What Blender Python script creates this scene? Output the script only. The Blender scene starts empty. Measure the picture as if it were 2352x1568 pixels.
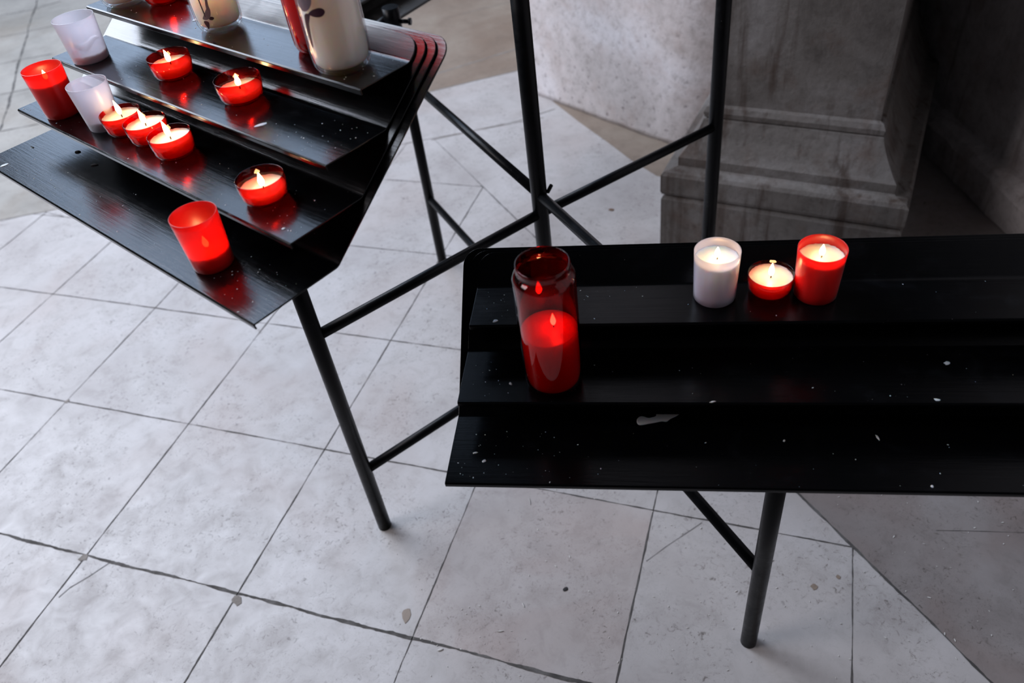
import bpy, bmesh, math, random
from mathutils import Vector, Matrix
random.seed(7)
sc = bpy.context.scene
COL = sc.collection

# ------------------------------------------------------------------ camera
F_PX, PITCH, ROLL, CAM_H = 1836.0, 0.73216, 0.14635, 1.5
cp, sp_ = math.cos(PITCH), math.sin(PITCH)
fwd = Vector((0, cp, -sp_)); rgt = Vector((1, 0, 0)); dwn = fwd.cross(rgt)
r2 = math.cos(ROLL) * rgt + math.sin(ROLL) * dwn
d2 = -math.sin(ROLL) * rgt + math.cos(ROLL) * dwn
cam = bpy.data.objects.new('camera', bpy.data.cameras.new('camera'))
COL.objects.link(cam)
m = Matrix.Identity(4)
for i in range(3):
    m[i][0] = r2[i]; m[i][1] = -d2[i]; m[i][2] = -fwd[i]
m[2][3] = CAM_H
cam.matrix_world = m
cam.data.sensor_width = 36.0
cam.data.lens = 36.0 * F_PX / 2352.0
cam.data.clip_start = 0.02
cam.data.dof.use_dof = True
cam.data.dof.focus_distance = 1.18
cam.data.dof.aperture_fstop = 4.5
sc.camera = cam

# ------------------------------------------------------------------ light and exposure
vs = sc.view_settings
vs.view_transform = 'Standard'; vs.look = 'None'; vs.gamma = 1.0; vs.use_curve_mapping = False
vs.exposure = 0.0
w = bpy.data.worlds.new('world'); sc.world = w; w.use_nodes = True
w.node_tree.nodes['Background'].inputs[0].default_value = (0.80, 0.84, 1.0, 1)
w.node_tree.nodes['Background'].inputs[1].default_value = 0.03

def window_light(name, az, dist, z, sx, sy, watts, col, target):
    l = bpy.data.lights.new(name, 'AREA'); l.shape = 'RECTANGLE'; l.size = sx; l.size_y = sy
    l.energy = watts; l.color = col
    o = bpy.data.objects.new(name, l); COL.objects.link(o)
    a = math.radians(az)
    o.location = (dist * math.cos(a), dist * math.sin(a), z)
    o.rotation_euler = (Vector(target) - o.location).to_track_quat('-Z', 'Y').to_euler()
    return o
window_light('daylight_tall_window', 131, 5.0, 4.1, 2.9, 3.8, 405, (0.79, 0.86, 1.0), (2.0, 4.0, 0.0))
window_light('daylight_nave_window', 110, 7.0, 4.6, 3.0, 4.6, 130, (0.55, 0.72, 1.0), (-0.3, 1.0, 0.6))
window_light('daylight_side_window', 169.6, 3.86, 3.7, 1.7, 1.9, 88, (1.0, 0.92, 0.95), (2.0, 3.2, 0.0))

# ------------------------------------------------------------------ materials
def new_mat(name):
    mt = bpy.data.materials.new(name); mt.use_nodes = True
    nt = mt.node_tree; nt.nodes.clear()
    out = nt.nodes.new('ShaderNodeOutputMaterial')
    return mt, nt, out
def N(nt, t, **kw):
    n = nt.nodes.new(t)
    for k, v in kw.items():
        if k in n.inputs: n.inputs[k].default_value = v
        else: setattr(n, k, v)
    return n
def ramp(nt, fac, stops):
    r = nt.nodes.new('ShaderNodeValToRGB')
    els = r.color_ramp.elements
    while len(els) < len(stops): els.new(0.5)
    for e, (p, c) in zip(els, stops):
        e.position = p; e.color = (*c, 1) if len(c) == 3 else c
    nt.links.new(fac, r.inputs[0]); return r
def noise(nt, co, scale, detail=5, rough=0.55, dist=0.0):
    n = nt.nodes.new('ShaderNodeTexNoise')
    n.inputs['Scale'].default_value = scale; n.inputs['Detail'].default_value = detail
    n.inputs['Roughness'].default_value = rough; n.inputs['Distortion'].default_value = dist
    nt.links.new(co, n.inputs['Vector']); return n
def mixc(nt, fac, a, b, mode='MIX'):
    n = nt.nodes.new('ShaderNodeMix'); n.data_type = 'RGBA'; n.blend_type = mode
    for idx, v in ((0, fac), (6, a), (7, b)):
        if hasattr(v, 'is_linked') or hasattr(v, 'links'): nt.links.new(v, n.inputs[idx])
        else: n.inputs[idx].default_value = (*v, 1) if isinstance(v, tuple) else v
    return n.outputs[2]
def objco(nt, rot=None, scale=None):
    t = nt.nodes.new('ShaderNodeTexCoord')
    mp = nt.nodes.new('ShaderNodeMapping')
    if rot: mp.inputs['Rotation'].default_value = rot
    if scale: mp.inputs['Scale'].default_value = scale
    nt.links.new(t.outputs['Object'], mp.inputs['Vector'])
    return mp.outputs[0]
def bump(nt, h, strength, dist):
    b = nt.nodes.new('ShaderNodeBump'); b.inputs['Strength'].default_value = strength
    b.inputs['Distance'].default_value = dist; nt.links.new(h, b.inputs['Height']); return b.outputs[0]
def principled(nt, out, **kw):
    p = nt.nodes.new('ShaderNodeBsdfPrincipled')
    for k, v in kw.items(): p.inputs[k].default_value = v
    nt.links.new(p.outputs[0], out.inputs[0]); return p

def stone_mat(name, c_lo, c_mid, c_hi, warm, speck=0.6, rough=0.45, scale=1.0, warm_amt=0.5, bmp=0.15):
    mt, nt, out = new_mat(name)
    co = objco(nt)
    n1 = noise(nt, co, 3.2 * scale, 6, 0.6, 0.4)
    n2 = noise(nt, co, 17 * scale, 8, 0.65, 0.6)
    n3 = noise(nt, co, 60 * scale, 8, 0.7, 1.2)
    n4 = noise(nt, co, 2.1 * scale, 3, 0.5, 0.8)
    base = ramp(nt, n1.outputs[0], [(0.3, c_lo), (0.5, c_mid), (0.72, c_hi)]).outputs[0]
    wr = ramp(nt, n4.outputs[0], [(0.48, (0, 0, 0)), (0.68, (warm_amt,) * 3)]).outputs[0]
    base = mixc(nt, wr, base, warm)
    mott = ramp(nt, n2.outputs[0], [(0.3, (0.84, 0.83, 0.82)), (0.5, (1, 1, 1)), (0.75, (1.05, 1.05, 1.05))]).outputs[0]
    base = mixc(nt, 0.9, base, mott, 'MULTIPLY')
    # small fossil flecks and hair veins: kept to patches
    n3.inputs['Scale'].default_value = 75 * scale
    sp = ramp(nt, n3.outputs[0], [(0.33, (0.34, 0.32, 0.30)), (0.41, (0.86, 0.85, 0.84)), (0.46, (1, 1, 1))]).outputs[0]
    n9 = noise(nt, co, 34 * scale, 4, 0.6, 2.2)      # thin wandering veins: the noise's mid contour
    vn = ramp(nt, n9.outputs[0], [(0.488, (1, 1, 1)), (0.5, (0.72, 0.69, 0.66)), (0.512, (1, 1, 1))]).outputs[0]
    sp = mixc(nt, 0.8, sp, vn, 'MULTIPLY')
    msk = ramp(nt, noise(nt, co, 5.5 * scale, 3, 0.5, 0.5).outputs[0], [(0.38, (0.12,) * 3), (0.58, (speck,) * 3)]).outputs[0]
    base = mixc(nt, msk, base, mixc(nt, 1.0, base, sp, 'MULTIPLY'))
    p = principled(nt, out, Roughness=rough)
    nt.links.new(base, p.inputs['Base Color'])
    rr = ramp(nt, n2.outputs[0], [(0.3, (rough + 0.15,) * 3), (0.7, (rough - 0.07,) * 3)]).outputs[0]
    nt.links.new(rr, p.inputs['Roughness'])
    nt.links.new(bump(nt, n3.outputs[0], bmp, 0.002), p.inputs['Normal'])
    return mt
M_floor = stone_mat('pale_limestone', (0.35, 0.325, 0.315), (0.42, 0.40, 0.39), (0.475, 0.455, 0.45), (0.37, 0.31, 0.285), 0.95, 0.42, 1.0, 0.45)
M_floor_pink = stone_mat('rosy_limestone', (0.31, 0.275, 0.262), (0.385, 0.35, 0.335), (0.44, 0.41, 0.40), (0.33, 0.255, 0.23), 0.85, 0.45, 1.3, 0.6)
M_slab = stone_mat('shade_darkened_rosy_slab', (0.185, 0.16, 0.152), (0.23, 0.208, 0.20), (0.27, 0.25, 0.245), (0.19, 0.145, 0.13), 1.0, 0.45, 1.3, 0.6)  # rosy stone, lowered in tone to paint in the light's falloff
M_floor_tan = stone_mat('tan_border_stone', (0.18, 0.14, 0.108), (0.235, 0.185, 0.145), (0.27, 0.225, 0.18), (0.18, 0.125, 0.09), 0.5, 0.5, 1.0, 0.5)
M_floor_old = stone_mat('worn_grey_flagstone', (0.21, 0.20, 0.18), (0.29, 0.275, 0.25), (0.35, 0.33, 0.30), (0.23, 0.195, 0.155), 0.5, 0.55, 0.8, 0.5)
M_grout = stone_mat('dark_joint_mortar', (0.04, 0.038, 0.036), (0.075, 0.07, 0.066), (0.15, 0.145, 0.14), (0.06, 0.055, 0.05), 0.3, 0.9, 8.0, 0.3)
M_grout_soft = stone_mat('faint_joint_mortar', (0.16, 0.14, 0.125), (0.21, 0.19, 0.17), (0.26, 0.235, 0.215), (0.16, 0.14, 0.12), 0.3, 0.8, 8.0, 0.3)

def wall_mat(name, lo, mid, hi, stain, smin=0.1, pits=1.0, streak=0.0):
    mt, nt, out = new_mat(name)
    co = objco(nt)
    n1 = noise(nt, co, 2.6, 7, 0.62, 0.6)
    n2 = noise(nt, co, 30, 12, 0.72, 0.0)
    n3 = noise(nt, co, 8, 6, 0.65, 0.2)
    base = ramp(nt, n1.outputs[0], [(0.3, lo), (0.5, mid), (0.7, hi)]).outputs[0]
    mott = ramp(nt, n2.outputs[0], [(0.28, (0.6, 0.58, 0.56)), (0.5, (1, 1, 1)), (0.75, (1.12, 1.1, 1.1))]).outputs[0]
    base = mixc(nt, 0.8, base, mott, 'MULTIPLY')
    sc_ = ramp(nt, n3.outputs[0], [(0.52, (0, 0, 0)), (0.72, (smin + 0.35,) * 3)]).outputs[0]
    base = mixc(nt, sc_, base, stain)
    if streak > 0:   # vertical rusty weather streaks
        n5 = noise(nt, objco(nt, scale=(1, 1, 0.09)), 22, 5, 0.6, 0.2)
        st = ramp(nt, n5.outputs[0], [(0.54, (0, 0, 0)), (0.68, (streak,) * 3)]).outputs[0]
        base = mixc(nt, st, base, tuple(0.45 * c for c in stain))
    # dark pitting toward the worn foot of the wall
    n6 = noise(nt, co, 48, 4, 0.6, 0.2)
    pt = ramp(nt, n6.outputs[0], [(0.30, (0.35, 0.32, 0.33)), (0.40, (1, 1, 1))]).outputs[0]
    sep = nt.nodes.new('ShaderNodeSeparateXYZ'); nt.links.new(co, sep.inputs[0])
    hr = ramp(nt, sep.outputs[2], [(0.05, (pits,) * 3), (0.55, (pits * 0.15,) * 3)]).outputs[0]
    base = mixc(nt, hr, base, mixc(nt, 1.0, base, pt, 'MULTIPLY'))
    p = principled(nt, out, Roughness=0.85)
    p.inputs['Specular IOR Level'].default_value = 0.25
    nt.links.new(base, p.inputs['Base Color'])
    hsum = nt.nodes.new('ShaderNodeMath'); hsum.operation = 'ADD'
    nt.links.new(n2.outputs[0], hsum.inputs[0]); nt.links.new(n6.outputs[0], hsum.inputs[1])
    nt.links.new(bump(nt, hsum.outputs[0], 0.55, 0.003), p.inputs['Normal'])
    return mt
M_wall = wall_mat('mottled_pale_wall_stone', (0.38, 0.345, 0.33), (0.54, 0.495, 0.485), (0.66, 0.635, 0.65), (0.38, 0.29, 0.26), 0.1, 0.9)
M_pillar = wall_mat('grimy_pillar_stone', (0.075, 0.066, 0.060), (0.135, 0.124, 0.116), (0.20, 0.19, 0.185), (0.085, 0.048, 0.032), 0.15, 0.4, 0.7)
M_side = wall_mat('shadowed_niche_stone', (0.36, 0.335, 0.325), (0.55, 0.515, 0.505), (0.70, 0.67, 0.66), (0.30, 0.20, 0.16), 0.2, 0.4, 0.5)

def metal_paint(name, base=(0.0014, 0.0016, 0.002), rough=0.2, yaw=0.0, streak=True, dust=0.35, spec=0.4):
    mt, nt, out = new_mat(name)
    p = principled(nt, out, Roughness=rough)
    p.inputs['Specular IOR Level'].default_value = spec
    co = objco(nt, rot=(0, 0, -yaw)) if streak else objco(nt)
    t = nt.nodes.new('ShaderNodeTexCoord')
    m1 = nt.nodes.new('ShaderNodeMapping'); m1.inputs['Rotation'].default_value = (0, 0, -yaw)
    m2 = nt.nodes.new('ShaderNodeMapping'); m2.inputs['Scale'].default_value = (0.05, 1, 1) if streak else (1, 1, 1)
    nt.links.new(t.outputs['Object'], m1.inputs[0]); nt.links.new(m1.outputs[0], m2.inputs[0])
    s1 = noise(nt, m2.outputs[0], 260 if streak else 90, 6, 0.65)
    s2 = noise(nt, m1.outputs[0], 26, 6, 0.6, 0.5)
    add = nt.nodes.new('ShaderNodeMath'); add.operation = 'ADD'
    nt.links.new(s1.outputs[0], add.inputs[0]); nt.links.new(s2.outputs[0], add.inputs[1])
    rr = ramp(nt, add.outputs[0], [(0.35, (rough * 0.75,) * 3), (0.62, (rough * 1.15,) * 3), (0.85, (min(1, rough * 2.0),) * 3)])
    h = nt.nodes.new('ShaderNodeMath'); h.operation = 'MULTIPLY'; h.inputs[1].default_value = 0.5
    nt.links.new(add.outputs[0], h.inputs[0]); nt.links.new(h.outputs[0], rr.inputs[0])
    nt.links.new(rr.outputs[0], p.inputs['Roughness'])
    # specks of dried wax and dust
    n7 = noise(nt, m1.outputs[0], 420, 2, 0.5)
    n8 = noise(nt, m1.outputs[0], 9, 3, 0.5)
    d1 = ramp(nt, n7.outputs[0], [(0.76, (0, 0, 0)), (0.79, (dust,) * 3)]).outputs[0]
    d2_ = ramp(nt, n8.outputs[0], [(0.45, (0, 0, 0)), (0.6, (1, 1, 1))]).outputs[0]
    dm = mixc(nt, 1.0, d1, d2_, 'MULTIPLY')
    sm = ramp(nt, s2.outputs[0], [(0.55, base), (0.8, tuple(2.6 * b for b in base))]).outputs[0]
    nt.links.new(mixc(nt, dm, sm, (0.32, 0.32, 0.33)), p.inputs['Base Color'])
    nt.links.new(bump(nt, s1.outputs[0], 0.3 if streak else 0.1, 0.0007), p.inputs['Normal'])
    return mt
YL, YR, YB = -0.793, -0.2034, math.radians(53)
M_shelf_l = metal_paint('black_paint_brushed_left', rough=0.17)
M_shelf_r = metal_paint('black_paint_brushed_right', rough=0.22, spec=0.15)
M_board = metal_paint('worn_black_board_paint', base=(0.006, 0.0068, 0.0085), rough=0.42, spec=0.6, dust=0.2)
M_shelf_b = metal_paint('reflection_greyed_paint_back', base=(0.035, 0.034, 0.033), rough=0.45)  # grey base stands in for floor and wall reflected in the paint
M_tube = metal_paint('black_tube_paint', base=(0.0022, 0.0024, 0.003), rough=0.34, spec=0.12, streak=False, dust=0.6)

def wax_mat(name, col, radius=(1.0, 0.55, 0.35), scale=0.028, rough=0.35):
    mt, nt, out = new_mat(name)
    p = principled(nt, out, Roughness=rough)
    p.inputs['Base Color'].default_value = (*col, 1)
    p.inputs['Subsurface Weight'].default_value = 1.0
    p.inputs['Subsurface Radius'].default_value = radius
    p.inputs['Subsurface Scale'].default_value = scale
    co = objco(nt)
    nt.links.new(bump(nt, noise(nt, co, 180, 3, 0.5).outputs[0], 0.15, 0.001), p.inputs['Normal'])
    return mt
M_wax = wax_mat('cream_wax', (0.92, 0.76, 0.64))
M_wax_white = wax_mat('white_wax', (0.93, 0.88, 0.84), scale=0.07)
M_wax_red = wax_mat('red_wax', (0.80, 0.09, 0.08), scale=0.03)
M_wax_residue = wax_mat('leftover_wax', (0.70, 0.68, 0.62), scale=0.006, rough=0.3)
M_drip = wax_mat('dried_wax_drip', (0.62, 0.62, 0.64), scale=0.002, rough=0.4)

def schlick(nt, f0=0.04):
    lw = N(nt, 'ShaderNodeLayerWeight'); lw.inputs[0].default_value = 0.5
    pw = N(nt, 'ShaderNodeMath'); pw.operation = 'POWER'; pw.inputs[1].default_value = 4.0
    nt.links.new(lw.outputs['Facing'], pw.inputs[0])
    mr = N(nt, 'ShaderNodeMapRange'); mr.inputs['To Min'].default_value = f0; mr.inputs['To Max'].default_value = 0.85
    nt.links.new(pw.outputs[0], mr.inputs['Value']); return mr.outputs[0]
def cup_clear(name, col, gl=0.06, rough=0.04):
    mt, nt, out = new_mat(name)
    tr = N(nt, 'ShaderNodeBsdfTransparent'); tr.inputs[0].default_value = (*col, 1)
    g = N(nt, 'ShaderNodeBsdfGlossy'); g.inputs['Roughness'].default_value = rough
    fr = schlick(nt)
    mx = N(nt, 'ShaderNodeMixShader')
    nt.links.new(fr, mx.inputs[0]); nt.links.new(tr.outputs[0], mx.inputs[1]); nt.links.new(g.outputs[0], mx.inputs[2])
    nt.links.new(mx.outputs[0], out.inputs[0]); return mt
def cup_frost(name, tcol, dcol, see=0.35, trans=0.6, rough=0.3):
    mt, nt, out = new_mat(name)
    tp = N(nt, 'ShaderNodeBsdfTransparent'); tp.inputs[0].default_value = (*tcol, 1)
    tl = N(nt, 'ShaderNodeBsdfTranslucent'); tl.inputs[0].default_value = (*dcol, 1)
    df = N(nt, 'ShaderNodeBsdfDiffuse'); df.inputs[0].default_value = (*dcol, 1)
    m1 = N(nt, 'ShaderNodeMixShader'); m1.inputs[0].default_value = 1 - trans
    nt.links.new(tl.outputs[0], m1.inputs[1]); nt.links.new(df.outputs[0], m1.inputs[2])
    m2 = N(nt, 'ShaderNodeMixShader'); m2.inputs[0].default_value = 1 - see
    nt.links.new(tp.outputs[0], m2.inputs[1]); nt.links.new(m1.outputs[0], m2.inputs[2])
    g = N(nt, 'ShaderNodeBsdfGlossy'); g.inputs['Roughness'].default_value = rough
    fr = schlick(nt)
    m3 = N(nt, 'ShaderNodeMixShader')
    nt.links.new(fr, m3.inputs[0]); nt.links.new(m2.outputs[0], m3.inputs[1]); nt.links.new(g.outputs[0], m3.inputs[2])
    nt.links.new(m3.outputs[0], out.inputs[0]); return mt
M_cup_red = cup_clear('clear_red_plastic', (0.93, 0.13, 0.11))
M_jar_red = cup_clear('clear_red_glass', (0.84, 0.09, 0.10))
M_jar_clear = cup_clear('clear_glass', (0.97, 0.97, 0.97))
M_frost_red = cup_frost('frosted_red_plastic', (0.95, 0.14, 0.10), (0.90, 0.055, 0.05), 0.38, 0.75)
M_frost_white = cup_frost('frosted_white_plastic', (0.93, 0.93, 0.96), (0.86, 0.86, 0.93), 0.50, 0.6)

def plain(name, col, rough=0.6):
    mt, nt, out = new_mat(name)
    p = principled(nt, out, Roughness=rough); 
    co = objco(nt); n = noise(nt, co, 300, 3)
    c = ramp(nt, n.outputs[0], [(0.3, tuple(0.8 * x for x in col)), (0.7, col)])
    nt.links.new(c.outputs[0], p.inputs['Base Color']); return mt
M_wick = plain('charred_wick', (0.05, 0.025, 0.02), 0.9)
M_print = plain('plum_print_ink', (0.055, 0.012, 0.03), 0.35)
M_print_grey = plain('mauve_print_ink', (0.20, 0.15, 0.19), 0.4)
M_debris = plain('pale_floor_debris', (0.62, 0.60, 0.57), 0.8)
M_smear = cup_frost('thin_wax_film', (1.0, 1.0, 1.0), (0.97, 0.97, 0.97), 0.25, 0.75)
M_ash = plain('burnt_match_ash', (0.03, 0.028, 0.03), 0.9)
def flame_mat():
    mt, nt, out = new_mat('candle_flame')
    e = N(nt, 'ShaderNodeEmission')
    co = nt.nodes.new('ShaderNodeTexCoord'); s = nt.nodes.new('ShaderNodeSeparateXYZ')
    nt.links.new(co.outputs['Generated'], s.inputs[0])
    c = ramp(nt, s.outputs[2], [(0.0, (1.0, 0.30, 0.08)), (0.25, (1.0, 0.62, 0.28)), (1.0, (1.0, 0.50, 0.17))])
    nt.links.new(c.outputs[0], e.inputs[0]); e.inputs[1].default_value = FLAME
    nt.links.new(e.outputs[0], out.inputs[0]); return mt
FLAME = 46.0
M_flame = flame_mat()

# ------------------------------------------------------------------ mesh helpers
def obj(name, bm, mat, parent=None, smooth=False, loc=None):
    me = bpy.data.meshes.new(name); bm.normal_update(); bm.to_mesh(me); bm.free()
    mats = mat if isinstance(mat, (list, tuple)) else [mat]
    for x in mats: me.materials.append(x)
    if smooth:
        for p in me.polygons: p.use_smooth = True
    o = bpy.data.objects.new(name, me); COL.objects.link(o)
    if parent: o.parent = parent
    if loc: o.location = loc
    return o
def tag(o, label, cat, group=None, kind=None):
    o['label'] = label; o['category'] = cat
    if group: o['group'] = group
    if kind: o['kind'] = kind
    return o
def thing(name, label, cat, loc=(0, 0, 0), rotz=0, group=None):
    o = bpy.data.objects.new(name, None); COL.objects.link(o); o.empty_display_size = 0.05
    o.location = loc; o.rotation_euler = (0, 0, rotz)
    return tag(o, label, cat, group)
def lathe(prof, seg=64, closed=False):
    bm = bmesh.new(); rows = []
    for r, z in prof:
        if r < 1e-6: rows.append([bm.verts.new((0, 0, z))])
        else: rows.append([bm.verts.new((r * math.cos(2 * math.pi * i / seg), r * math.sin(2 * math.pi * i / seg), z)) for i in range(seg)])
    prs = list(zip(rows, rows[1:]))
    if closed: prs.append((rows[-1], rows[0]))
    for a, b in prs:
        for i in range(seg):
            j = (i + 1) % seg
            if len(a) == 1 and len(b) == 1: continue
            if len(a) == 1: bm.faces.new((a[0], b[i], b[j]))
            elif len(b) == 1: bm.faces.new((a[i], a[j], b[0]))
            else: bm.faces.new((a[i], a[j], b[j], b[i]))
    bmesh.ops.recalc_face_normals(bm, faces=bm.faces)
    return bm
def tube(bm, a, b, r, seg=28, cap=True):
    a = Vector(a); b = Vector(b); d = (b - a).normalized()
    u = d.orthogonal().normalized(); v = d.cross(u)
    A = [bm.verts.new(a + r * (math.cos(2 * math.pi * i / seg) * u + math.sin(2 * math.pi * i / seg) * v)) for i in range(seg)]
    B = [bm.verts.new(b + r * (math.cos(2 * math.pi * i / seg) * u + math.sin(2 * math.pi * i / seg) * v)) for i in range(seg)]
    for i in range(seg):
        j = (i + 1) % seg; bm.faces.new((A[i], A[j], B[j], B[i]))
    if cap: bm.faces.new(A[::-1]); bm.faces.new(B)
def box(bm, x0, x1, y0, y1, z0, z1):
    v = [bm.verts.new((x, y, z)) for x in (x0, x1) for y in (y0, y1) for z in (z0, z1)]
    for f in ((0, 1, 3, 2), (4, 6, 7, 5), (0, 4, 5, 1), (2, 3, 7, 6), (0, 2, 6, 4), (1, 5, 7, 3)):
        bm.faces.new([v[i] for i in f])
    bmesh.ops.recalc_face_normals(bm, faces=bm.faces)
def blob(bm, c, rx, ry, rz, rot=0, seg=10, seed=0):
    rnd = random.Random(seed); ca, sa = math.cos(rot), math.sin(rot)
    jit = [1 + rnd.uniform(-.22, .22) for _ in range(seg)]
    rings = []
    for k, (s, h) in enumerate(((1.0, 0.0), (0.95, 0.45), (0.6, 0.9))):
        rings.append([bm.verts.new((c[0] + (rx * s * jit[i] * math.cos(2 * math.pi * i / seg)) * ca - (ry * s * jit[i] * math.sin(2 * math.pi * i / seg)) * sa,
                                    c[1] + (rx * s * jit[i] * math.cos(2 * math.pi * i / seg)) * sa + (ry * s * jit[i] * math.sin(2 * math.pi * i / seg)) * ca,
                                    c[2] + rz * h)) for i in range(seg)])
    top = bm.verts.new((c[0], c[1], c[2] + rz))
    for a, b in zip(rings, rings[1:]):
        for i in range(seg): bm.faces.new((a[i], a[(i + 1) % seg], b[(i + 1) % seg], b[i]))
    for i in range(seg): bm.faces.new((rings[-1][i], rings[-1][(i + 1) % seg], top))
    bm.faces.new(rings[0][::-1])

# ------------------------------------------------------------------ the setting: floor with its joints
def ribbon(bm, a, b, w0, mi, z, seed, jit=0.55, step=0.007):
    """one mortar joint: a wavering dark strip of uneven width from a to b"""
    rnd = random.Random(seed)
    a = Vector(a); b = Vector(b); L = (b - a).length; n = max(2, int(L / step))
    d = (b - a) / L; p = Vector((-d.y, d.x)); prev = None; ww = w0; off = 0
    for i in range(n + 1):
        c = a + d * L * i / n
        ww += rnd.uniform(-.32, .32) * w0 - (ww - w0) * .12; ww = min(max(ww, w0 * 0.35), w0 * 1.5)
        off += rnd.uniform(-.22, .22) * w0 - off * .05; off = max(min(off, w0 * .9), -w0 * .9)
        o = off * jit
        cur = (bm.verts.new((*(c + p * (o + ww / 2)), z)), bm.verts.new((*(c + p * (o - ww / 2)), z)))
        if prev:
            f = bm.faces.new((prev[0], prev[1], cur[1], cur[0])); f.material_index = mi
            if f.calc_area() and (f.normal.z if f.normal.length else 0) < 0: f.normal_flip()
        prev = cur
def poly(bm, pts, mi, z):
    f = bm.faces.new([bm.verts.new((x, y, z)) for x, y in pts]); f.material_index = mi
    f.normal_update()
    if f.normal.z < 0: f.normal_flip()
fb = bmesh.new()
poly(fb, [(-6, -1.5), (4, -1.5), (4, 7.5), (-6, 7.5)], 0, 0)
# diagonal border line (runs -67.7 deg) and the back border line bounding the square paving
G0 = Vector((0.762, 0.576)); GD = Vector((-0.636, 1.572)) * 1.5; GD = Vector((-0.954, 2.358)).normalized()
K0 = G0 + GD * 2.544                      # where the two border lines meet
KB = Vector((-1.89, 2.79))
BD = (KB - K0).normalized()
BDr = -BD
# square paving
TA = 0.4148; yaw = -0.401
e1 = Vector((math.cos(yaw), math.sin(yaw))); e2 = Vector((-math.sin(yaw), math.cos(yaw)))
O = Vector((-0.7011, 0.7659)) * 1.5
def clip(a, b, p0, nrm):
    """keep the part of a-b on the side where (x-p0).nrm < 0"""
    da = (a - p0).dot(nrm); db = (b - p0).dot(nrm)
    if da > 0 and db > 0: return None
    if da > 0: a = a + (b - a) * da / (da - db)
    elif db > 0: b = a + (b - a) * da / (da - db)
    return a, b
gn = Vector((GD.y, -GD.x)); bn = Vector((-BDr.y, BDr.x))
seed = 1
# rosy slabs (tiles i,j) read from the paving under the right-hand rack
for (i, j) in ((2, 0), (3, 1), (2, 1)):
    q = [O + e1 * (i + a) * TA + e2 * (j + b) * TA for a, b in ((0, 0), (1, 0), (1, 1), (0, 1))]
    if all((v - G0).dot(gn) < 0 for v in q):
        poly(fb, q, 1, 0.0004)
for i in range(-6, 9):
    r = clip(O + e1 * i * TA - e2 * TA * 6, O + e1 * i * TA + e2 * TA * 9, G0, gn)
    if r: r = clip(r[0], r[1], K0, bn)
    if r: ribbon(fb, r[0], r[1], 0.0027, 4, 0.0008, seed)
    seed += 1
for j in range(-5, 10):
    r = clip(O + e2 * j * TA - e1 * TA * 9, O + e2 * j * TA + e1 * TA * 9, G0, gn)
    if r: r = clip(r[0], r[1], K0, bn)
    if r: ribbon(fb, r[0], r[1], 0.0058 if j == 0 else 0.0028, 4, 0.0008, seed)
    seed += 1
ribbon(fb, G0 - GD * 1.2, G0 + GD * 1.05, 0.0045, 4, 0.0009, 91)
ribbon(fb, G0 + GD * 1.05, K0, 0.0028, 4, 0.0009, 92)
ribbon(fb, K0 + BDr * 0.45, K0 + BD * 5, 0.0036, 5, 0.0009, 93)
# right-hand big slabs beyond the diagonal border: rosier, with the shade there darkened into their colour
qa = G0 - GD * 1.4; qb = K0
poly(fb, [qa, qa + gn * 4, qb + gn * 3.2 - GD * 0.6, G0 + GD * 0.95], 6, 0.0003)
# mended corners of the square tiles
def patch(c, r, sd, mi=5, sq=1.0):
    rnd = random.Random(sd); n = 9
    poly(fb, [(c[0] + r * (1 + rnd.uniform(-.4, .3)) * math.cos(2 * math.pi * k / n), c[1] + sq * r * (1 + rnd.uniform(-.4, .3)) * math.sin(2 * math.pi * k / n)) for k in range(n)], mi, 0.0010)
PATCHES = []
# back of the church floor: wider flagstones with traced joints (metres)
def px(u, v, z=0.0):
    d = ((u - 1176) / F_PX) * r2 + ((v - 784) / F_PX) * d2 + fwd
    t = (z - CAM_H) / d.z
    return Vector((d.x * t, d.y * t))
patch(px(193, 1280), 0.011, 3); patch(px(545, 1378), 0.012, 4); patch(px(154, 922), 0.007, 5)
patch(px(935, 1412), 0.011, 8, 2, 1.7); patch(px(1870, 1348), 0.008, 9, 2); patch(px(1925, 1325), 0.005, 10, 2)
poly(fb, [K0 + BD * 0.62, K0 + BD * 5.5, (-6, 3.2), (-6, 7.5), (-1.1, 7.5), (-0.55, 3.2)], 3, 0.0003)
tb = [px(1000, 207), px(1180, 162), px(1235, 150)]
poly(fb, [px(960, 217), px(1240, 150), (0.9, 5.5), (0.9, 7.5), (-1.1, 7.5), (-0.6, 3.3)], 2, 0.0005)
poly(fb, [px(1268, 232), px(1330, 280), px(1400, 330), px(1450, 368), px(1508, 404), px(1600, 420), px(1640, 380), px(1560, 320)], 2, 0.0005)
for k, (a, b, w_) in enumerate([((86, 0), (64, 72), .010), ((64, 72), (45, 139), .010), ((45, 139), (27, 211), .010), ((27, 211), (0, 301), .010),
        ((64, 72), (125, 59), .007), ((82, 20), (140, 3), .007), ((0, 36), (78, 22), .005), ((0, 86), (60, 74), .005),
        ((0, 148), (45, 138), .006), ((45, 138), (119, 124), .007), ((0, 218), (27, 212), .007), ((27, 212), (100, 198), .006),
        ((0, 302), (90, 285), .007), ((255, 36), (255, 80), .006)]):
    ribbon(fb, px(*a), px(*b), w_, 4, 0.0011, 300 + k)
for k, (a, b, w_, m_) in enumerate([((990, 322), (1190, 278), .0035, 5), ((1190, 278), (1275, 250), .003, 5), ((960, 217), (1240, 150), .006, 5),
        ((980, 178), (1240, 96), .009, 5), ((1020, 42), (1190, 0), .004, 5)]):
    ribbon(fb, px(*a), px(*b), w_, m_, 0.0011, 400 + k)
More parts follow.
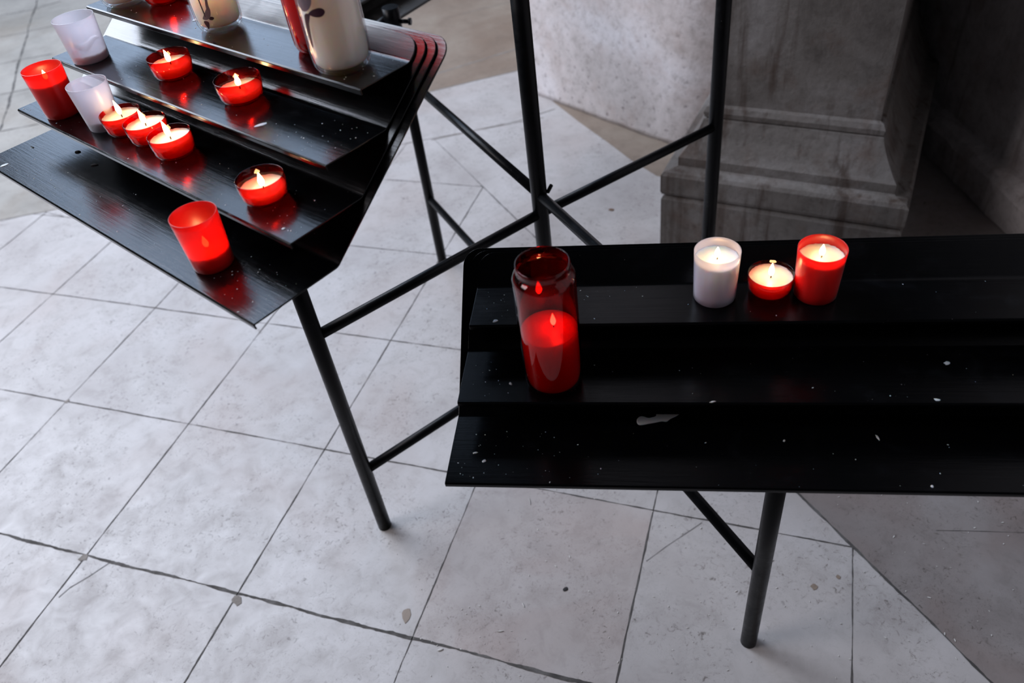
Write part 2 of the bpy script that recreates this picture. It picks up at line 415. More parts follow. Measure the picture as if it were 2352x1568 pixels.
# hairline cracks
for k, (pts, w_) in enumerate([([(252, 1292), (222, 1312), (204, 1324), (160, 1350), (135, 1372)], .0012), ([(1484, 1289), (1530, 1255), (1612, 1200)], .0009),
        ([(2150, 1218), (2215, 1219), (2352, 1223)], .0009), ([(0, 508), (60, 494), (104, 487), (146, 497)], .0022)]):
    for a, b in zip(pts, pts[1:]):
        ribbon(fb, px(*a), px(*b), w_, 4, 0.0012, 500 + k, 0.6, 0.012)
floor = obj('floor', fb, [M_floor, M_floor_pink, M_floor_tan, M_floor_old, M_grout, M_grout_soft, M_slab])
floor['kind'] = 'structure'

# ------------------------------------------------------------------ walls and pillar
def extrude_poly(pts, z0, z1, mat, name, sub=0):
    bm = bmesh.new(); n = len(pts)
    A = [bm.verts.new((x, y, z0)) for x, y in pts]; B = [bm.verts.new((x, y, z1)) for x, y in pts]
    for i in range(n): bm.faces.new((A[i], A[(i + 1) % n], B[(i + 1) % n], B[i]))
    bm.faces.new(A[::-1]); bm.faces.new(B)
    bmesh.ops.recalc_face_normals(bm, faces=bm.faces)
    o = obj(name, bm, mat); o['kind'] = 'structure'; return o
# pale pier whose foot meets the floor along (0.25,3.21)-(0.70,2.60); worn irregular foot
def pier():
    bm = bmesh.new()
    path = [(0.95, 5.2), (0.235, 3.235), (0.35, 3.075), (0.46, 2.925), (0.58, 2.765), (0.64, 2.69), (0.685, 2.635), (0.72, 2.60), (0.77, 2.572), (0.84, 2.55), (1.3, 2.42)]
    zs = [0, 0.02, 0.05, 0.09, 0.14, 0.2, 0.27, 0.36, 0.5, 0.7, 1.0, 3.8]
    dense = []
    for a, b in zip(path, path[1:]):
        n = max(1, int((Vector(b) - Vector(a)).length / 0.035)) if a[1] < 3.5 else 3
        for i in range(n): dense.append(Vector(a).lerp(Vector(b), i / n))
    dense.append(Vector(path[-1]))
    rnd = random.Random(5); rows = []
    for k, z in enumerate(zs):
        row = []
        for i, p in enumerate(dense):
            j = 0.0025 * max(0, 1 - z / 0.6)
            out = Vector((-0.8, -0.6)) * (rnd.uniform(-j, j) + 0.012 * max(0, 1 - z / 0.25))
            row.append(bm.verts.new((p.x + out.x, p.y + out.y, z)))
        rows.append(row)
    for a, b in zip(rows, rows[1:]):
        for i in range(len(dense) - 1): bm.faces.new((a[i], a[i + 1], b[i + 1], b[i]))
    back = [bm.verts.new((2.2, 5.2, z)) for z in (0, 3.8)]
    bm.faces.new([rows[-1][0]] + [rows[-1][-1]] + [back[1]]) if False else None
    # closing top and back
    t = rows[-1]; bm.faces.new(t + [back[1]])
    b0 = rows[0]; bm.faces.new(b0[::-1] + [back[0]])
    c0 = [r[0] for r in rows]; bm.faces.new(c0[::-1] + [back[0], back[1]])
    c1 = [r[-1] for r in rows]; bm.faces.new(c1 + [back[1], back[0]])
    bmesh.ops.recalc_face_normals(bm, faces=bm.faces)
    o = obj('wall_back', bm, M_wall); o['kind'] = 'structure'
    for p in o.data.polygons: p.use_smooth = len(p.vertices) == 4
pier()
# moulded pillar: profile (outset from die face along each normal, height)
PA = math.radians(-31); pe = Vector((math.cos(PA), math.sin(PA))); pno = Vector((math.sin(PA), -math.cos(PA)))
PLc = Vector((0.4985, 2.0)) ; PRc = Vector((1.073, 1.679))
def pillar():
    bm = bmesh.new()
    k = 1 / math.sqrt(2)
    prof = [(0, 0), (0, .178), (-.006, .188), (-.012, .190), (-.002, .196), (.002, .205), (.002, .258), (-.006, .268), (-.034, .276), (-.040, .280), (-.040, .306), (-.048, .316),
            (-.056, .328), (-.066, .345), (-.078, .366), (-.088, .388), (-.094, .404), (-.096, .412), (-.105, .414), (-.098, .418), (-.095, .432), (-.102, .446), (-.112, .452), (-.112, 3.8)]
    wv = (PRc - PLc).dot(pe); rows = []
    nfr = 26
    rnd = random.Random(11)
    for d, z in prof:
        row = []
        din = -d            # inset
        L0 = PLc + pe * (din * 1.0) - pno * din * 0.75
        R0 = PLc + pe * (wv - din * 1.0) - pno * din * 0.75
        Lb = L0 - pno * 0.9; Rb = R0 - pno * 0.9
        pts = [Lb] + [L0.lerp(R0, i / nfr) for i in range(nfr + 1)] + [Rb]
        for i, p in enumerate(pts):
            j = 0.0004 if 0.2 < z < 1 else 0.0
            pp = p + pno * rnd.uniform(-j, j)
            zz = z + (rnd.uniform(-j, j) if 0.2 < z < 0.46 else 0)
            row.append(bm.verts.new((pp.x, pp.y, zz)))
        rows.append(row)
    for a, b in zip(rows, rows[1:]):
        for i in range(len(a) - 1): bm.faces.new((a[i], a[i + 1], b[i + 1], b[i]))
        bm.faces.new((a[-1], a[0], b[0], b[-1]))
    bm.faces.new(rows[-1]); bm.faces.new(rows[0][::-1])
    bmesh.ops.recalc_face_normals(bm, faces=bm.faces)
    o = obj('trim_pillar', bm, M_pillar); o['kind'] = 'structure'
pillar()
# recessed side wall on the right with a low rough plinth
extrude_poly([(1.52, 2.75), (1.545, 1.2), (1.545, -1.0), (2.1, -1.0), (2.1, 3.3), (1.35, 3.3)], 0, 3.8, M_side, 'wall_right')
extrude_poly([(1.0, 3.28), (1.6, 3.28), (1.6, 3.5), (1.0, 3.5)], 0, 3.8, M_side, 'wall_niche')
bm = bmesh.new()
rnd = random.Random(3); prof = [(0.0, 0.0), (0.0, 0.10), (0.012, 0.125), (0.035, 0.14), (0.06, 0.15), (0.06, 0.0)]
ys = [2.7 - 0.06 * i for i in range(30)]
rows = [[bm.verts.new((1.475 + 0.012 * (2.7 - y) + u + rnd.uniform(-.004, .004), y, z + (rnd.uniform(-.005, .005) if z > .05 else 0))) for u, z in prof] for y in ys]
for a, b in zip(rows, rows[1:]):
    for i in range(len(prof) - 1): bm.faces.new((a[i], a[i + 1], b[i + 1], b[i]))
bm.faces.new(rows[0]); bm.faces.new(rows[-1][::-1])
bmesh.ops.recalc_face_normals(bm, faces=bm.faces)
o = obj('baseboard_right', bm, M_side); o['kind'] = 'structure'

# ------------------------------------------------------------------ tubular stand
PC = Vector((0.098, 1.401, 0)); PL1 = Vector((-0.349, 1.110, 0)); PL2 = Vector((0.3655, 0.7177, 0))
PBR = Vector((0.5365, 1.6525, 0)); PBL = Vector((-0.1815, 2.083, 0))
stand = thing('candle_stand', 'black tubular steel stand of crossed rails carrying the tiered candle racks', 'stand', PC)
def st_tube(name, a, b, r, label=None):
    bm = bmesh.new(); tube(bm, Vector(a) - PC, Vector(b) - PC, r)
    o = obj(name, bm, M_tube, stand)
    for p in o.data.polygons:
        p.use_smooth = len(p.vertices) == 4
    if label: o['label'] = label
    return o
RP, RB = 0.0150, 0.0105
def up(p, z): return Vector((p.x, p.y, z))
st_tube('center_post', up(PC, 0), up(PC, 1.42), 0.0165)
st_tube('post', up(PBR, 0), up(PBR, 1.42), 0.0165)
st_tube('leg', up(PL1, 0), up(PL1, 1.082), RP)
st_tube('leg', up(PL2, 0), up(PL2, 0.783), RP)
st_tube('leg', up(PBL, 0), up(PBL, 0.80), 0.0145)
for z, P, Q in ((0.583, PL1, PC), (0.583, PC, PBR), (0.1995, PL1, PC), (0.1995, PC, PBR),
                (0.628, PBL, PC), (0.628, PC, PL2), (0.2445, PBL, PC), (0.2445, PC, PL2)):
    st_tube('rail', up(P, z), up(Q, z), RB)
bm = bmesh.new()
tube(bm, up(PC, 0.6) - PC + Vector((0.018, 0.0, 0.03)), up(PC, 0.6) - PC + Vector((0.026, -0.004, 0.047)), 0.004)
obj('bolt', bm, M_tube, stand)

# ------------------------------------------------------------------ tiered racks
TH = 0.0022
def rack(name, label, P0, yaw, L, n, dz, st, lat, dlen, top_s, top_z, mat, board, depth, lip=0.0075, rc=0.024, group='tiered candle racks on the stand', names=()):
    """nested sheets: each a level shelf with a turned-down lip, bent up into a back board; every board lies on the one below it"""
    root = thing(name, label, 'candle rack', P0, yaw, group)
    ang = math.atan2(top_z, top_s - depth); ca, sa = math.cos(ang), math.sin(ang)
    for k in range(n):
        s0, z0 = st * k, dz * k
        uR = lat * k; uL = -L + dlen * k
        off = 0.0030 * k                                   # sheet pack spacing normal to the boards
        # board line through (depth,0)+off*normal ; find s where it meets z0
        bs0 = depth - sa * off; bz0 = ca * off
        s_meet = bs0 + (z0 - bz0) * ca / sa
        flat = s_meet - s0
        rb = 0.010; tl = rb * math.tan(ang / 2); flat_end = flat - tl
        prof = [(0.0008, -lip), (0.0, -0.0018), (0.0018, 0.0), (flat_end, 0.0)]
        for i in range(1, 6):
            t = ang * i / 5; prof.append((flat_end + rb * math.sin(t), rb * (1 - math.cos(t))))
        top_len = (top_z - z0 + 0.004) / sa                # board length from the bend
        rem = top_len - tl
        bm = bmesh.new()
        rows = [[bm.verts.new((u, s0 + s, z0 + z)) for u in (uL, uR)] for s, z in prof]
        for a, b in zip(rows, rows[1:]): bm.faces.new((a[0], a[1], b[1], b[0]))
        bs, bz = prof[-1]
        def P(u, v): return bm.verts.new((u, s0 + bs + ca * v, z0 + bz + sa * v))
        r_ = min(rc, rem * 0.9)
        arcR = [P(uR - r_ + r_ * math.cos(t), rem - r_ + r_ * math.sin(t)) for t in [math.pi / 2 * i / 8 for i in range(9)]]
        arcL = [P(uL + r_ - r_ * math.sin(t), rem - r_ + r_ * math.cos(t)) for t in [math.pi / 2 * i / 8 for i in range(9)]]
        bm.faces.new([rows[-1][0], rows[-1][1]] + arcR + arcL).material_index = 1
        bmesh.ops.recalc_face_normals(bm, faces=bm.faces)
        big = max(bm.faces, key=lambda f: f.calc_area())
        if big.normal.z < 0: bmesh.ops.reverse_faces(bm, faces=bm.faces)
        o = obj('shelf', bm, [mat, board if k == n - 1 else mat], root)
        sm = o.modifiers.new('solid', 'SOLIDIFY'); sm.thickness = TH; sm.offset = -1
        bv = o.modifiers.new('bevel', 'BEVEL'); bv.width = 0.0006; bv.segments = 2; bv.angle_limit = math.radians(50)
        o['label'] = names[k] + ' shelf sheet with its leaning back board'
    return root
P_L = (-0.2634, 0.6547, 0.987); P_R = (-0.1067, 0.6185, 0.730)
DZL, STL, LATL = 0.0507, 0.0770, -0.0118
rack_l = rack('candle_rack', 'four-tier black rack crowded with candles, its rounded back boards nested', P_L, YL, 0.6817, 4, DZL, STL, LATL, 0.0091,
     0.342, 0.1665, M_shelf_l, M_board, 0.117, names=('lowest', 'second', 'third', 'top'))
DZR, STR, LATR = 0.0534, 0.0843, 0.0108
LR = 0.92
eR = Vector((math.cos(YR), math.sin(YR), 0))
rack_r = rack('candle_rack', 'three-tier black rack holding a tall red jar and three small lit candles', Vector(P_R) + eR * LR, YR, LR, 3, DZR, STR, -0.0108, LATR,
     0.2905, 0.1325, M_shelf_r, M_shelf_r, 0.1116, names=('lowest', 'middle', 'top'))
bdir = Vector((math.cos(YB), math.sin(YB), 0))
b_anchor = px(920, 38, 0.735)
rack_b = rack('candle_rack', 'black rack corner at the top edge behind the large cream jar', Vector((b_anchor.x, b_anchor.y, 0.735)) + bdir * 0.55, YB, 0.80, 3, DZL, STL, LATL, 0.0091,
     0.342, 0.1665, M_shelf_b, M_shelf_b, 0.117, names=('lowest', 'second', 'top'))

# clamp arms joining racks to the legs (parts of their racks)
def arm(root, a, b, r, name='support_arm', mat=M_tube):
    inv = root.matrix_basis.inverted() if False else (Matrix.Translation(root.location) @ Matrix.Rotation(root.rotation_euler.z, 4, 'Z')).inverted()
    bm = bmesh.new(); tube(bm, inv @ Vector(a), inv @ Vector(b), r, 20)
    o = obj(name, bm, mat, root)
    for p in o.data.polygons: p.use_smooth = len(p.vertices) == 4
    return o
arm(rack_l, up(PL1, 1.045), up(PL1, 1.071), 0.020, 'clamp_collar')
arm(rack_r, up(PL2, 0.745), up(PL2, 0.774), 0.020, 'clamp_collar')
cb = up(PBL, 0.775)
arm(rack_b, up(PBL, 0.745), up(PBL, 0.808), 0.0215, 'clamp_collar')
arm(rack_b, cb + Vector((0.015, -0.004, -.004)), cb + Vector((0.045, -0.012, -0.006)), 0.0055, 'clamp_screw')
arm(rack_b, cb + Vector((0.040, -0.011, -0.0055)), cb + Vector((0.047, -0.0125, -0.006)), 0.009, 'screw_knob')
arm(rack_b, cb + Vector((0, 0, 0.01)), cb + Vector((-0.11, 0.05, -0.06)), 0.012, 'support_arm')

# ------------------------------------------------------------------ candles
def flame_bm(h, r, lean=(0, 0)):
    prof = [(0.0, 0), (0.45, .05), (0.8, .16), (1.0, .32), (0.93, .46), (0.7, .62), (0.42, .78), (0.18, .92), (0.0, 1.0)]
    bm = lathe([(r * a, h * b) for a, b in prof], 24)
    for v in bm.verts:
        t = v.co.z / h; v.co.x += lean[0] * t * t; v.co.y += lean[1] * t * t
    return bm
def wick_and_flame(root, z, fh=0.017, fr=0.0034, lean=(0, 0), off=(0, 0), lit=True, wl=0.006):
    bm = bmesh.new(); tube(bm, (off[0], off[1], z - 0.002), (off[0] + lean[0] * .3 + .0006, off[1] + lean[1] * .3, z + wl), 0.0008, 8)
    wk = obj('wick', bm, M_wick, root)
    if lit:
        bm = flame_bm(fh, fr, lean)
        bmesh.ops.translate(bm, verts=bm.verts, vec=(off[0] + lean[0] * .25, off[1] + lean[1] * .25, z + wl * 0.55))
        o = obj('flame', bm, M_flame, wk, smooth=True)
def wax_bm(r0, r1, z0, z1, cup_r=0.003, dish=0.0015, rough=0.0):
    prof = [(0, z0), (r0 - 0.002, z0), (r0, z0 + 0.003), (r1, z1), (r1 - cup_r * .4, z1 + 0.0004), (r1 - cup_r, z1 - dish * .6), (r1 * .5, z1 - dish), (0, z1 - dish)]
    bm = lathe(prof, 56)
    if rough:
        rnd = random.Random(int(z1 * 1e5))
        for v in bm.verts:
            rr = math.hypot(v.co.x, v.co.y)
            if v.co.z > z1 - 0.0002 and rr > r1 - cup_r: v.co.z += rnd.uniform(-.2, 1) * rough
    return bm
def shell(outer, t):
    """closed glass wall: outer profile (bottom centre to rim), inner offset by t"""
    inner = [(max(0, r - t), z + (t if z < t * 2 else 0)) for r, z in reversed(outer)]
    return lathe(outer + [(outer[-1][0] - t / 2, outer[-1][1] + t * .4)] + inner, 64)

def tealight(label, x, y, z, r=.028, wl=.62, lit=True, lean=(0, 0), off=(0, 0), fh=.014, wax=M_wax, group='red tealights on the racks', rot=0, wick=.006):
    t = thing('tealight_candle', label, 'candle', (x, y, z), rot, group)
    h = .029
    outer = [(0, .0012), (r * .55, .0012), (r * .60, 0), (r * .72, .0002), (r * .88, .0035), (r * .96, .0085), (r * .975, .014), (r * .985, .0150), (r, .0165), (r * 1.01, h)]
    obj('cup', shell(outer, .0008), M_cup_red, t, smooth=True)
    prof_r = r * .965
    wz = h * wl
    prof = [(0, .0025), (r * .55, .0025), (r * .83, .0052), (r * .93, .0092), (r * .95, wz), (r * .93, wz + .0004), (r * .85, wz - .0008), (r * .4, wz - .0014), (0, wz - .0014)]
    bm = lathe(prof, 56); rnd = random.Random(int((x + y) * 1e4))
    for v in bm.verts:
        if v.co.z > wz - .0002: v.co.z += rnd.uniform(-.0002, .0009)
    obj('wax', bm, wax, t, smooth=True)
    wick_and_flame(t, wz - .001, fh * 1.2, .0034, lean, off, lit, wick)
    return t
def tall_cup(label, x, y, z, mat, wax, wax_h, r=.028, h=.068, tap=.88, lit=True, fh=.014, off=(0, 0), lean=(0, 0), group='votive candles on the racks', name='votive_candle', residue=False):
    t = thing(name, label, 'candle', (x, y, z), 0, group)
    outer = [(0, .0015), (r * tap * .9, .0015), (r * tap * .95, 0), (r * tap, .0015)] + [(r * (tap + (1 - tap) * i / 8), .0015 + (h - .0015) * i / 8) for i in range(1, 9)]
    cup = obj('cup', shell(outer, .0009), mat, t, smooth=True)
    if wax_h:
        r0 = r * tap - .0014; r1 = r * (tap + (1 - tap) * wax_h / h) - .0014
        obj('wax', wax_bm(r0, r1, .003, wax_h, .003, .0012, .0012), wax, t, smooth=True)
        if not residue: wick_and_flame(t, wax_h - .001, fh * 1.15, .0034, lean, off, lit)
    if residue:
        bm = bmesh.new()   # crescent of wax left on the inside wall
        rnd = random.Random(int(x * -1e4)); prev = None; c0 = math.radians(-75)
        for i in range(19):
            a = c0 + math.radians(-62 + 124 * i / 18); rr = r * .95 - .0016
            hh = .0045 * math.sin(math.pi * i / 18) + rnd.uniform(0, .0016); zc = h * .48 + .004 * math.sin(i * .5)
            cur = [bm.verts.new(((rr - dd) * math.cos(a), (rr - dd) * math.sin(a), zc + zz)) for dd, zz in ((0, -hh), (.0012, 0), (0, hh))]
            if prev:
                for q in (0, 1): bm.faces.new((prev[q], prev[q + 1], cur[q + 1], cur[q]))
            prev = cur
        obj('wax_smear', bm, M_smear, t)
    return t
def chaikin(pts, it=2):
    for _ in range(it):
        out = []
        for a, b in zip(pts, pts[1:] + pts[:1]):
            out += [tuple(p * .75 + q * .25 for p, q in zip(a, b)), tuple(p * .25 + q * .75 for p, q in zip(a, b))]
        pts = out
    return pts
def cyl_patch(root, pts, r, mat, name='printed_motif', z0=0.0):
    """ink shape lying on a jar's surface: pts = (angle deg, height)"""
    bm = bmesh.new()
    pts = chaikin([(a, 1.5 - (1.5 - z) * 0.9326) for a, z in pts])
    n = len(pts); dense = []
    for i in range(n):
        a, b = pts[i], pts[(i + 1) % n]
        for q in range(3): dense.append((a[0] + (b[0] - a[0]) * q / 3, a[1] + (b[1] - a[1]) * q / 3))
    cx = sum(p[0] for p in dense) / len(dense); cz = sum(p[1] for p in dense) / len(dense)
    def V(a, z, rr=r): return bm.verts.new((rr * math.cos(math.radians(a)), rr * math.sin(math.radians(a)), z - z0))
    rings = []
    for s in (1.0, .66, .33): rings.append([V(cx + (a - cx) * s, cz + (z - cz) * s) for a, z in dense])
    c = V(cx, cz)
    m_ = len(dense)
    for A, B in zip(rings, rings[1:]):
        for i in range(m_): bm.faces.new((A[i], A[(i + 1) % m_], B[(i + 1) % m_], B[i]))
    for i in range(m_): bm.faces.new((rings[-1][i], rings[-1][(i + 1) % m_], c))
    bmesh.ops.recalc_face_normals(bm, faces=bm.faces)
    return obj(name, bm, mat, root)
def jar(label, x, y, z, r, h, mat, wax, wax_h, lit=False, neck=True, fh=.016, group='votive candles on the racks', name='jar_candle', off=(0, 0)):
    t = thing(name, label, 'candle', (x, y, z), 0, group)
    outer = [(0, .004), (r * .62, .004), (r * .70, .0), (r * .80, .0004), (r * .90, .003), (r * .97, .009), (r * .985, .016), (r, .035)]
    outer += [(r, h * .45), (r, h * .8)]
    if neck: outer += [(r, h - .022), (r * .99, h - .018), (r * .94, h - .0145), (r * .87, h - .0125), (r * .835, h - .011), (r * .835, h - .007), (r * .86, h - .004), (r * .85, h)]
    else: outer += [(r, h)]
    obj('glass_jar', shell(outer, .0018), mat, t, smooth=True)
    rw = r - .0024
    prof = [(0, .0065), (rw * .84, .0065), (rw * .94, .010), (rw * .985, .018), (rw, .036), (rw, wax_h), (rw - .001, wax_h + .0006), (rw - .003, wax_h - .001), (rw * .5, wax_h - .0025), (0, wax_h - .0025)]
    obj('wax', lathe(prof, 56), wax, t, smooth=True)
    wick_and_flame(t, wax_h - .0025, fh * 1.15, .0034, (0, 0), off, lit)
    return t
ZL = lambda k: P_L[2] + k * DZL
ZR = lambda k: P_R[2] + k * DZR
EPS = 0.0002
# left rack, lowest shelf
tall_cup('frosted red cup alone on the lowest tier of the left rack, flame glowing low inside', -.3268, .7797, ZL(0) + EPS, M_frost_red, M_wax, .020, .0265, .0669, .88)
# second tier
tall_cup('frosted red cup at the far left end of the second tier, flame near its brim', -.5956, 1.1477, ZL(1) + EPS, M_frost_red, M_wax, .049, .0275, .0683, .88, fh=.012)
tall_cup('burnt-out frosted white cup beside the row of three touching tealights', -.5150, 1.0820, ZL(1) + EPS, M_frost_white, M_wax_residue, .013, .0268, .0625, .82, lit=False, name='votive_cup')
tealight('lit red tealight touching the frosted white cup, furthest left of three in a row', -.4765, 1.0525, ZL(1) + EPS, .0268, .78, lean=(-.0025, .0012), off=(.001, 0), fh=.017)
tealight('lit red tealight in the middle of the row of three touching ones', -.4335, 1.0140, ZL(1) + EPS, .0273, .78, lean=(-.002, .001), fh=.016)
tealight('lit red tealight nearest the camera of the three touching in a row', -.3897, .9643, ZL(1) + EPS, .0271, .76, lean=(-.003, .0015), fh=.018)
tealight('lit red tealight standing alone near the right end of the second tier', -.2542, .8179, ZL(1) + EPS, .0275, .55, fh=.014, off=(.001, -.002))
# third tier
tall_cup('burnt-out frosted white cup with a smear of wax, left end of the third tier', -.5489, 1.2056, ZL(2) + EPS, M_frost_white, M_wax_residue, .011, .0290, .0605, .88, lit=False, residue=True, name='votive_cup')
tealight('lit red tealight on the third tier between the frosted cup and another tealight', -.3999, 1.0923, ZL(2) + EPS, .0278, .60, fh=.014, lean=(-.002, 0))
tealight('lit red tealight toward the right on the third tier, wax sunk well below its brim', -.2893, .9824, ZL(2) + EPS, .0285, .52, fh=.013)
# top tier
jar('cream jar candle cut off by the top edge, standing leftmost on the top tier', -.4925, 1.272, ZL(3) + EPS, .0336, .15, M_jar_clear, M_wax_white, .12)
tealight('red tealight on the top tier between the leftmost cream jar and the glowing glass candle', -.4290, 1.2480, ZL(3) + EPS, .0275, .66, fh=.014)
jc = jar('glowing white candle in a clear straight glass printed with plum scrollwork', -.3208, 1.107, ZL(3) + EPS, .0308, .125, M_jar_clear, M_wax_white, .054, lit=True, neck=False)
jd = jar('tall red candle in red glass standing behind the large cream jar', -.1780, .9835, ZL(3) + EPS, .0308, .16, M_jar_red, M_wax_red, .088, neck=False)
je = jar('large cream jar candle with a dark plum leaf print, rightmost on the top tier', -.1446, .9130, ZL(3) + EPS, .0345, .175, M_jar_clear, M_wax_white, .155)
zb = ZL(3)
cyl_patch(je, [(-125, 1.1898), (-115, 1.1946), (-100.3, 1.1973), (-92, 1.1956), (-89.4, 1.1916), (-96.8, 1.1868), (-108.5, 1.1863), (-120, 1.1885)], .0348, M_print, z0=zb)['label'] = 'dark plum leaf'
cyl_patch(je, [(-123, 1.187), (-128, 1.178), (-131, 1.165), (-133, 1.150), (-138, 1.150), (-140, 1.170), (-136, 1.187), (-130, 1.1905), (-118, 1.1905)], .0348, M_print, z0=zb)['label'] = 'dark plum stem'
cyl_patch(je, [(-140, 1.1915), (-121, 1.1935), (-108, 1.204), (-112, 1.215), (-135, 1.22), (-150, 1.21)], .0348, M_print_grey, z0=zb)['label'] = 'mauve patch'
rj = .0311
cyl_patch(jc, [(-84.5, 1.172), (-86.2, 1.1603), (-88.5, 1.152), (-87, 1.146), (-92, 1.138), (-101, 1.1342), (-113, 1.1345), (-114, 1.1375), (-104, 1.1385), (-97, 1.142), (-94.5, 1.148), (-95, 1.154), (-91, 1.161), (-89, 1.172)], rj, M_print_grey, z0=zb)['label'] = 'mauve scroll line'
cyl_patch(jc, [(-108.5, 1.172), (-105.5, 1.172), (-104.5, 1.1590), (-103, 1.139), (-106, 1.138), (-107.5, 1.152)], rj, M_print, z0=zb)['label'] = 'thin plum stem'
cyl_patch(jc, [(-96.9, 1.1371), (-93, 1.1385), (-87.0, 1.1377), (-84.2, 1.1355), (-89.9, 1.133), (-97.7, 1.1342)], rj, M_print, z0=zb)['label'] = 'small plum leaf'
cyl_patch(jc, [(-116, 1.1335), (-99.5, 1.1325), (-102, 1.126), (-106.8, 1.1205), (-110.2, 1.1249)], rj, M_print, z0=zb)['label'] = 'plum spike'
# right rack
jar('lit tall red glass jar with a rounded shoulder on the right rack', .0457, .7125, ZR(1) + EPS, .0365, .186, M_jar_red, M_wax_red, .088, lit=True, off=(.006, .004), fh=.016)
tall_cup('glowing frosted white cup candle, left of the three small candles on the right rack', .2623, .7679, ZR(2) + EPS, M_frost_white, M_wax_white, .0585, .0280, .0705, .93, lit=True, fh=.013)
tealight('lit red tealight between the white cup and the red cup on the right rack', .3298, .7604, ZR(2) + EPS, .0278, .80, fh=.016)
tall_cup('lit frosted red cup candle filled nearly to its brim, rightmost candle on the right rack', .3825, .7450, ZR(2) + EPS, M_frost_red, M_wax, .0560, .0286, .0688, .90, lit=True, fh=.014)

# ------------------------------------------------------------------ wax drips and crumbs
def outline_blob(bm, pts, h):
    A = [bm.verts.new((x, y, z)) for x, y, z in pts]
    cx = sum(p[0] for p in pts) / len(pts); cy = sum(p[1] for p in pts) / len(pts); cz = pts[0][2]
    B = [bm.verts.new((x + (cx - x) * .03, y + (cy - y) * .06, cz + h)) for x, y, z in pts]
    n = len(pts)
    for i in range(n): bm.faces.new((A[i], A[(i + 1) % n], B[(i + 1) % n], B[i]))
    bm.faces.new(B); bm.faces.new(A[::-1])
    bmesh.ops.recalc_face_normals(bm, faces=bm.faces)
z = ZR(0) + EPS
sp = [(1461, 966), (1466, 958), (1476, 957), (1488, 962), (1497, 960), (1508, 957), (1506, 946), (1497, 941), (1502, 936), (1516, 938), (1524, 942), (1538, 947), (1556, 944), (1580, 941), (1604, 938),
      (1590, 943), (1566, 951), (1548, 958), (1538, 963), (1532, 969), (1520, 967), (1508, 970), (1490, 973), (1476, 976), (1465, 976)]
bm = bmesh.new(); outline_blob(bm, [(*px(u, v, z), z) for u, v in chaikin(sp)], .0014)
tag(obj('wax_spill', bm, M_drip), 'splash of white wax with a long tail on the lowest tier at right', 'wax')
def flake(name, label, u, v, z, rx, ry, rot, h=.0012, group='wax bits fallen on the racks', mat=M_drip):
    p = px(u, v, z); bm = bmesh.new(); blob(bm, (0, 0, 0), rx, ry, h, rot, seed=u + v)
    tag(obj(name, bm, mat, loc=(p.x, p.y, z)), label, 'wax', group)
z0, z1, z2 = ZR(0) + EPS, ZR(1) + EPS, ZR(2) + EPS
flake('wax_fragment', 'oval white wax bead on the middle tier just left of the tall red jar', 1173, 881, z1, .0032, .0019, 2.0, .0016)
flake('wax_fragment', 'small flat wax chip near the left end of the lowest tier of the right rack', 1092, 1040, z0, .0036, .0013, .1)
flake('wax_fragment', 'rounded wax chip right beside the flat one near the left end of the lowest tier', 1112, 1059, z0, .0029, .0022, .4)
flake('wax_fragment', 'splayed wax flake near the left front edge of the top tier of the right rack', 1138, 737, z2, .0036, .0025, .3, .0008)
flake('wax_fragment', 'two-lobed wax drop on the lowest tier toward the right frame edge', 2016, 1005, z0, .0012, .0050, .1)
flake('wax_fragment', 'tiny wax drop on the lowest tier midway between the splash and the right-hand drop', 1801, 1012, z0, .0018, .0013, .5)
flake('wax_fragment', 'wax chip sitting on the front lip of the middle tier above the splash', 1637, 923, z1, .0035, .0011, 0)
flake('wax_fragment', 'faint round wax smear on the middle tier far to the right', 2175, 833, z1, .0040, .0028, .3, .0005)
flake('wax_fragment', 'wax smear on the middle tier below right of the faint round one', 2153, 918, z1, .0040, .0018, -.4, .0005)
flake('wax_fragment', 'tiny pale speck of wax on the front of the lowest tier at lower right', 2141, 1117, z0, .0016, .0016, 0)
zl0, zl1, zl2, zl3 = [ZL(k) + EPS for k in range(4)]
flake('wax_fragment', 'curled dark flake on the lowest tier of the left rack, nearer its front', 216, 379, zl0, .0055, .0016, -.1, .0016, mat=M_ash)
flake('wax_fragment', 'dark broken wick end on the lowest tier of the left rack under the second tier', 178, 349, zl0, .0042, .0014, .0, .0022, mat=M_ash)
flake('wax_fragment', 'thin curved dark thread near the back of the lowest left tier', 74, 338, zl0, .0048, .0007, -.6, .0012, mat=M_ash)
flake('wax_fragment', 'whitish wax smudge on the third tier just below the right-hand tealight', 598, 287, zl2, .0085, .0032, .35, .0004)
flake('wax_fragment', 'flat pool of dried wax beside the foot of the glowing glass candle', 455, 44, zl3, .0090, .0060, .2, .0005)
flake('wax_fragment', 'square wax chip in front of the lone tealight on the second tier', 651, 525, zl1, .0021, .0019, .4, .0008)
flake('wax_fragment', 'pale wax dab at the outer left corner of the lowest left tier', 10, 379, zl0, .0060, .0035, .5, .0005)
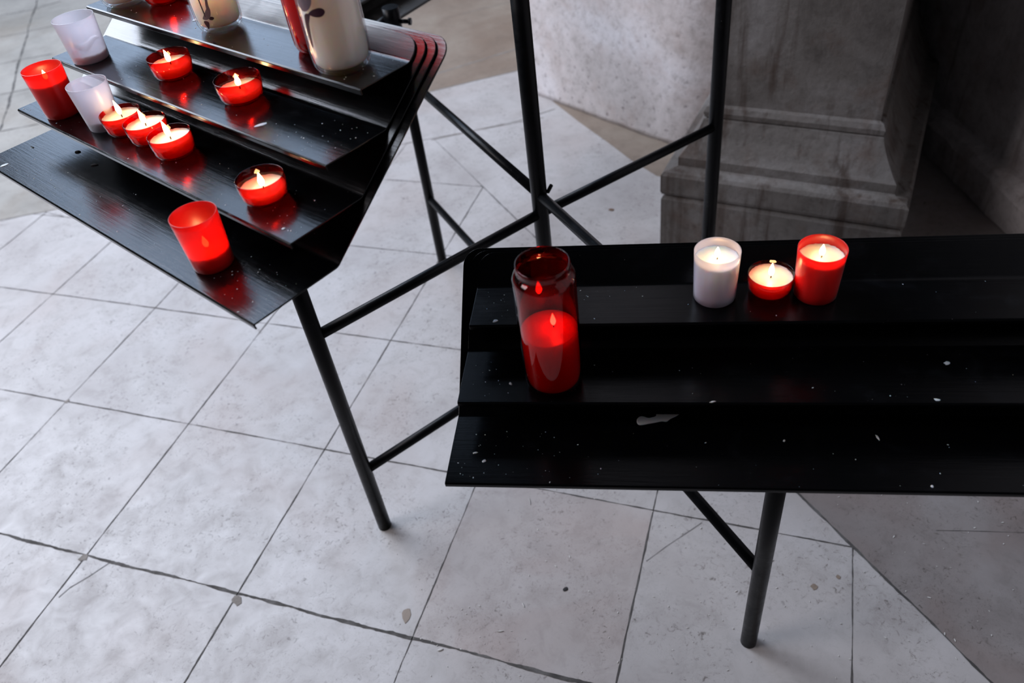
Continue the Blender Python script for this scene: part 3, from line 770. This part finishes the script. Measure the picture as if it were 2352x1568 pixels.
# uncountable fine wax dust on the racks
bm = bmesh.new(); rnd = random.Random(21)
def dust(P0, yaw, k, dz, st, lat, urange, n, depth=.10):
    e = Vector((math.cos(yaw), math.sin(yaw), 0)); nn = Vector((-e.y, e.x, 0))
    for _ in range(n):
        c = Vector(P0) + e * (lat * k + rnd.uniform(*urange)) + nn * (st * k + rnd.uniform(.004, min(depth, st))) + Vector((0, 0, dz * k + .0001))
        s = rnd.choice((.00025, .0003, .0004, .0007)); blob(bm, c, s * rnd.uniform(1, 2), s, s * .6, rnd.uniform(0, 3), 6, rnd.randint(0, 9999))
for k in range(3):
    dust(P_R, YR, k, DZR, STR, LATR, (.01, .16), 34); dust(P_R, YR, k, DZR, STR, LATR, (.16, .85), 20)
for k in range(4):
    dust(P_L, YL, k, DZL, STL, LATL, (-.65, -.01), 40); dust(P_L, YL, k, DZL, STL, LATL, (-.12, -.01), 18)
tag(obj('wax_dust', bm, M_drip), 'fine crumbs of dried wax scattered over the black shelves', 'wax', kind='stuff')
# bits on the floor
def chip(name, label, u, v, l, w_, rot, mat=M_debris, cat='debris', h=.0016):
    p = px(u, v); bm = bmesh.new(); blob(bm, (0, 0, 0), l, w_, h, rot, seed=u)
    tag(obj(name, bm, mat, loc=(p.x, p.y, .0012)), label, cat, 'bits lying on the floor')
chip('floor_chip', 'white sliver on the floor by the joint crossing below the left leg', 1149, 1450, .0075, .0013, -.1)
chip('floor_chip', 'upright white sliver on the floor in the tile between the two front legs', 1202, 1390, .0062, .0010, -1.2)
chip('floor_chip', 'white stick on the floor just below the front edge of the right rack', 1217, 1152, .0085, .0009, 1.6)
chip('floor_chip', 'round rusty brown speck on the floor right of the central post', 1404, 482, .0085, .0075, 0, plain('rusty_speck', (.16, .09, .05)))
chip('floor_chip', 'dark crumbly speck in the middle of the tile under the right rack', 1299, 1353, .0060, .0045, .4, M_ash)
chip('floor_chip', 'pale chip on the floor by the thick joint at lower middle', 1012, 1492, .0060, .0030, .2)
bm = bmesh.new()
for _ in range(150):
    u, v = rnd.uniform(900, 2330), rnd.uniform(1120, 1560)
    p = px(u, v); s = rnd.choice((.0007, .0009, .0013)); blob(bm, (p.x, p.y, .0011), s * rnd.uniform(1, 3), s, s * .6, rnd.uniform(0, 3), 6, rnd.randint(0, 9999))
tag(obj('floor_crumbs', bm, M_debris), 'fine pale crumbs scattered over the stone floor under the right rack', 'debris', kind='stuff')

sc.cycles.transparent_max_bounces = 24
sc.cycles.max_bounces = 10
sc.cycles.sample_clamp_indirect = 6.0
